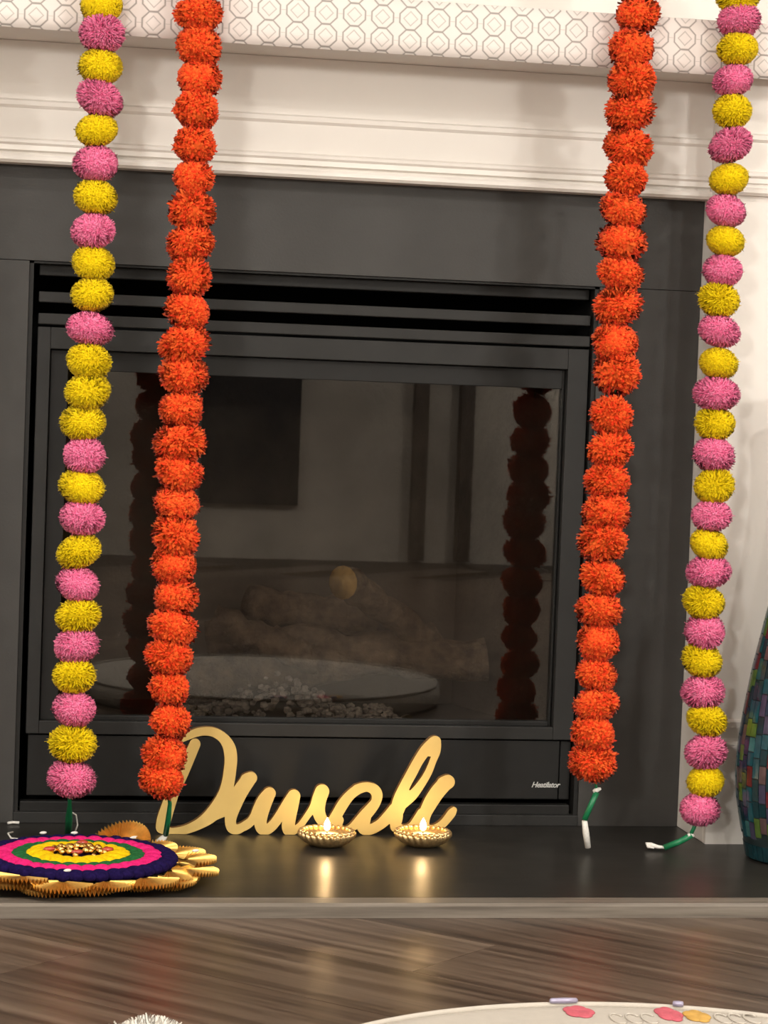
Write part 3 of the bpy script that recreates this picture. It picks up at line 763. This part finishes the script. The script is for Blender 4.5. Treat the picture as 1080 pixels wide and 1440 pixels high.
def tile(b, a0, a1, z0, z1):
    out = .0016; n = 2; i = len(b.v)
    for z in (z0, z1):
        for k in range(n + 1):
            a = a0 + (a1 - a0) * k / n
            for o in (-.0006, out):
                r = vrad(z) + o; b.v.append((r * math.cos(a), r * math.sin(a), z))
    s_ = (n + 1) * 2
    for k in range(n):
        p = i + k * 2; b.f.append((p + 1, p + 3, p + s_ + 3, p + s_ + 1)); b.mi.append(0)
        b.f.append((p, p + 1, p + s_ + 1, p + s_) if k == 0 else (p + 1, p, p + 2, p + 3)); b.mi.append(0)
        b.f.append((p + s_, p + s_ + 1, p + s_ + 3, p + s_ + 2)); b.mi.append(0)
    p = i + n * 2; b.f.append((p, p + s_, p + s_ + 1, p + 1)); b.mi.append(0)
cols = list(TILES)
camang = math.atan2(CAM[1] - VY, CAM[0] - VX)
cnt = 0
for c in range(NC):
    a0 = 2 * PI * c / NC; a1 = a0 + 2 * PI / NC * .90
    z = .030 + rnd.random() * .02
    while z < zs[-1] - .03:
        hh = rnd.uniform(.020, .036); zc = z + hh / 2
        k = rnd.choices(cols, [5, 3, 2, 2.2, 2.2, .7, 1.4, 1.2])[0]
        am = (a0 + a1) / 2; dlt = (am - camang + PI) % (2 * PI) - PI
        if -1.75 < dlt < -.02 + .5 and zc < vz(800) and cnt < 290:
            b = MB(); tile(b, a0, a1, z, z + hh - .0018); b.build('tile', 'mosaic_' + k, va, loc=(0, 0, 0)); cnt += 1
        else: tile(groups[k], a0, a1, z, z + hh - .0018)
        z += hh
    for z0_, z1_ in ((.004, .026),):
        tile(groups['dark_teal'], a0, a1, z0_, z1_)
for k, b in groups.items():
    if b.f:
        o = b.build('mosaic_tiles', 'mosaic_' + k, va, loc=(0, 0, 0)); o['kind'] = 'stuff'

# ------------------------------------------------------------------ foreground: round pouf and white fluff at the lower edge
PT = .05
pp = UZ(965, 1413, PT); dirc = Vector((CAM[0] - pp[0], CAM[1] - pp[1])).normalized(); PR_ = .42
pc = (float(pp[0] + dirc.x * PR_), float(pp[1] + dirc.y * PR_))
po = thing('floor_cushion', 'round cream floor cushion with pink and yellow patches along its piped rim', 'cushion', (pc[0], pc[1], 0))
MB().lathe([(PR_ - .02, 0.0), (PR_ - .006, .006), (PR_, .022), (PR_ - .004, PT - .008), (PR_ - .012, PT - .003), (PR_ - .03, PT - .001), (.2, PT), (.003, PT)], 128).build('body', 'cream_fabric', po, True, loc=(0, 0, 0))
b = MB(); b.tube([((PR_ - .009) * math.cos(2 * PI * k / 128), (PR_ - .009) * math.sin(2 * PI * k / 128), PT - .002) for k in range(129)], .0035, 8); b.build('piping', 'cream_fabric', po, True, loc=(0, 0, 0))
def patch(px, w_, d, m, z=PT, name='patch', inset=.045, h=.002):
    ry = PR_ - inset; xw = UZ(px, 1424, PT)[0]
    t_ = min((abs(pc[0] + ry * math.cos(t_) - xw), t_) for t_ in np.linspace(0.02, PI, 1441))[1]
    b = MB()
    for q in range(5):
        a = q * 2 * PI / 5
        b.ellipsoid((ry * math.cos(t_) + .55 * w_ * math.cos(a), ry * math.sin(t_) + .55 * d * math.sin(a), z), w_ * .7, d * .7, h, None, 14, 6)
    b.build(name, m, po, True, loc=(0, 0, 0))
patch(815, .014, .020, 'pink_patch'); patch(938, .012, .024, 'pink_patch'); patch(975, .012, .020, 'yellow_patch')
b = MB(); 
for px, ln_ in ((800, .016), (958, .006)):
    ry = PR_ - .012; xw = UZ(px, 1420, PT)[0]
    t_ = min((abs(pc[0] + ry * math.cos(t_) - xw), t_) for t_ in np.linspace(0.02, PI, 1441))[1]
    b = MB(); b.tube([(ry * math.cos(t_) + q * ln_ * math.sin(t_), ry * math.sin(t_) - q * ln_ * math.cos(t_), PT + .0035) for q in (-1, -.9, 0, .9, 1)], [.001, .003, .0035, .003, .001], 8)
    b.build('clip', 'lavender_clip', po, True, loc=(0, 0, 0))
for px in (868, 890, 912, 1015, 1035, 1056):
    q = UZ(px, 1431, PT); b = MB(); r = .0075
    b.tube([(q[0] - pc[0] + r * math.cos(t_), q[1] - pc[1] - .004 + 2.6 * r * math.sin(t_), PT) for t_ in np.linspace(.5, 5.6, 16)], .0012, 5)
    b.build('embossed_scroll', 'cream_fabric', po, True, loc=(0, 0, 0))

fc = UZ(205, 1425, .12); fx, fy = float(fc[0]), float(fc[1]) - .035
me = strand_mesh('fluffy_ball', 'white_fur', 77, 9000, .063, 'wool')
fo = link('fluffy_ball', me, None, 0, (fx, fy, .062)); fo['label'] = 'white fluffy fur ball peeking up at the lower left edge'; fo['category'] = 'fur ball'
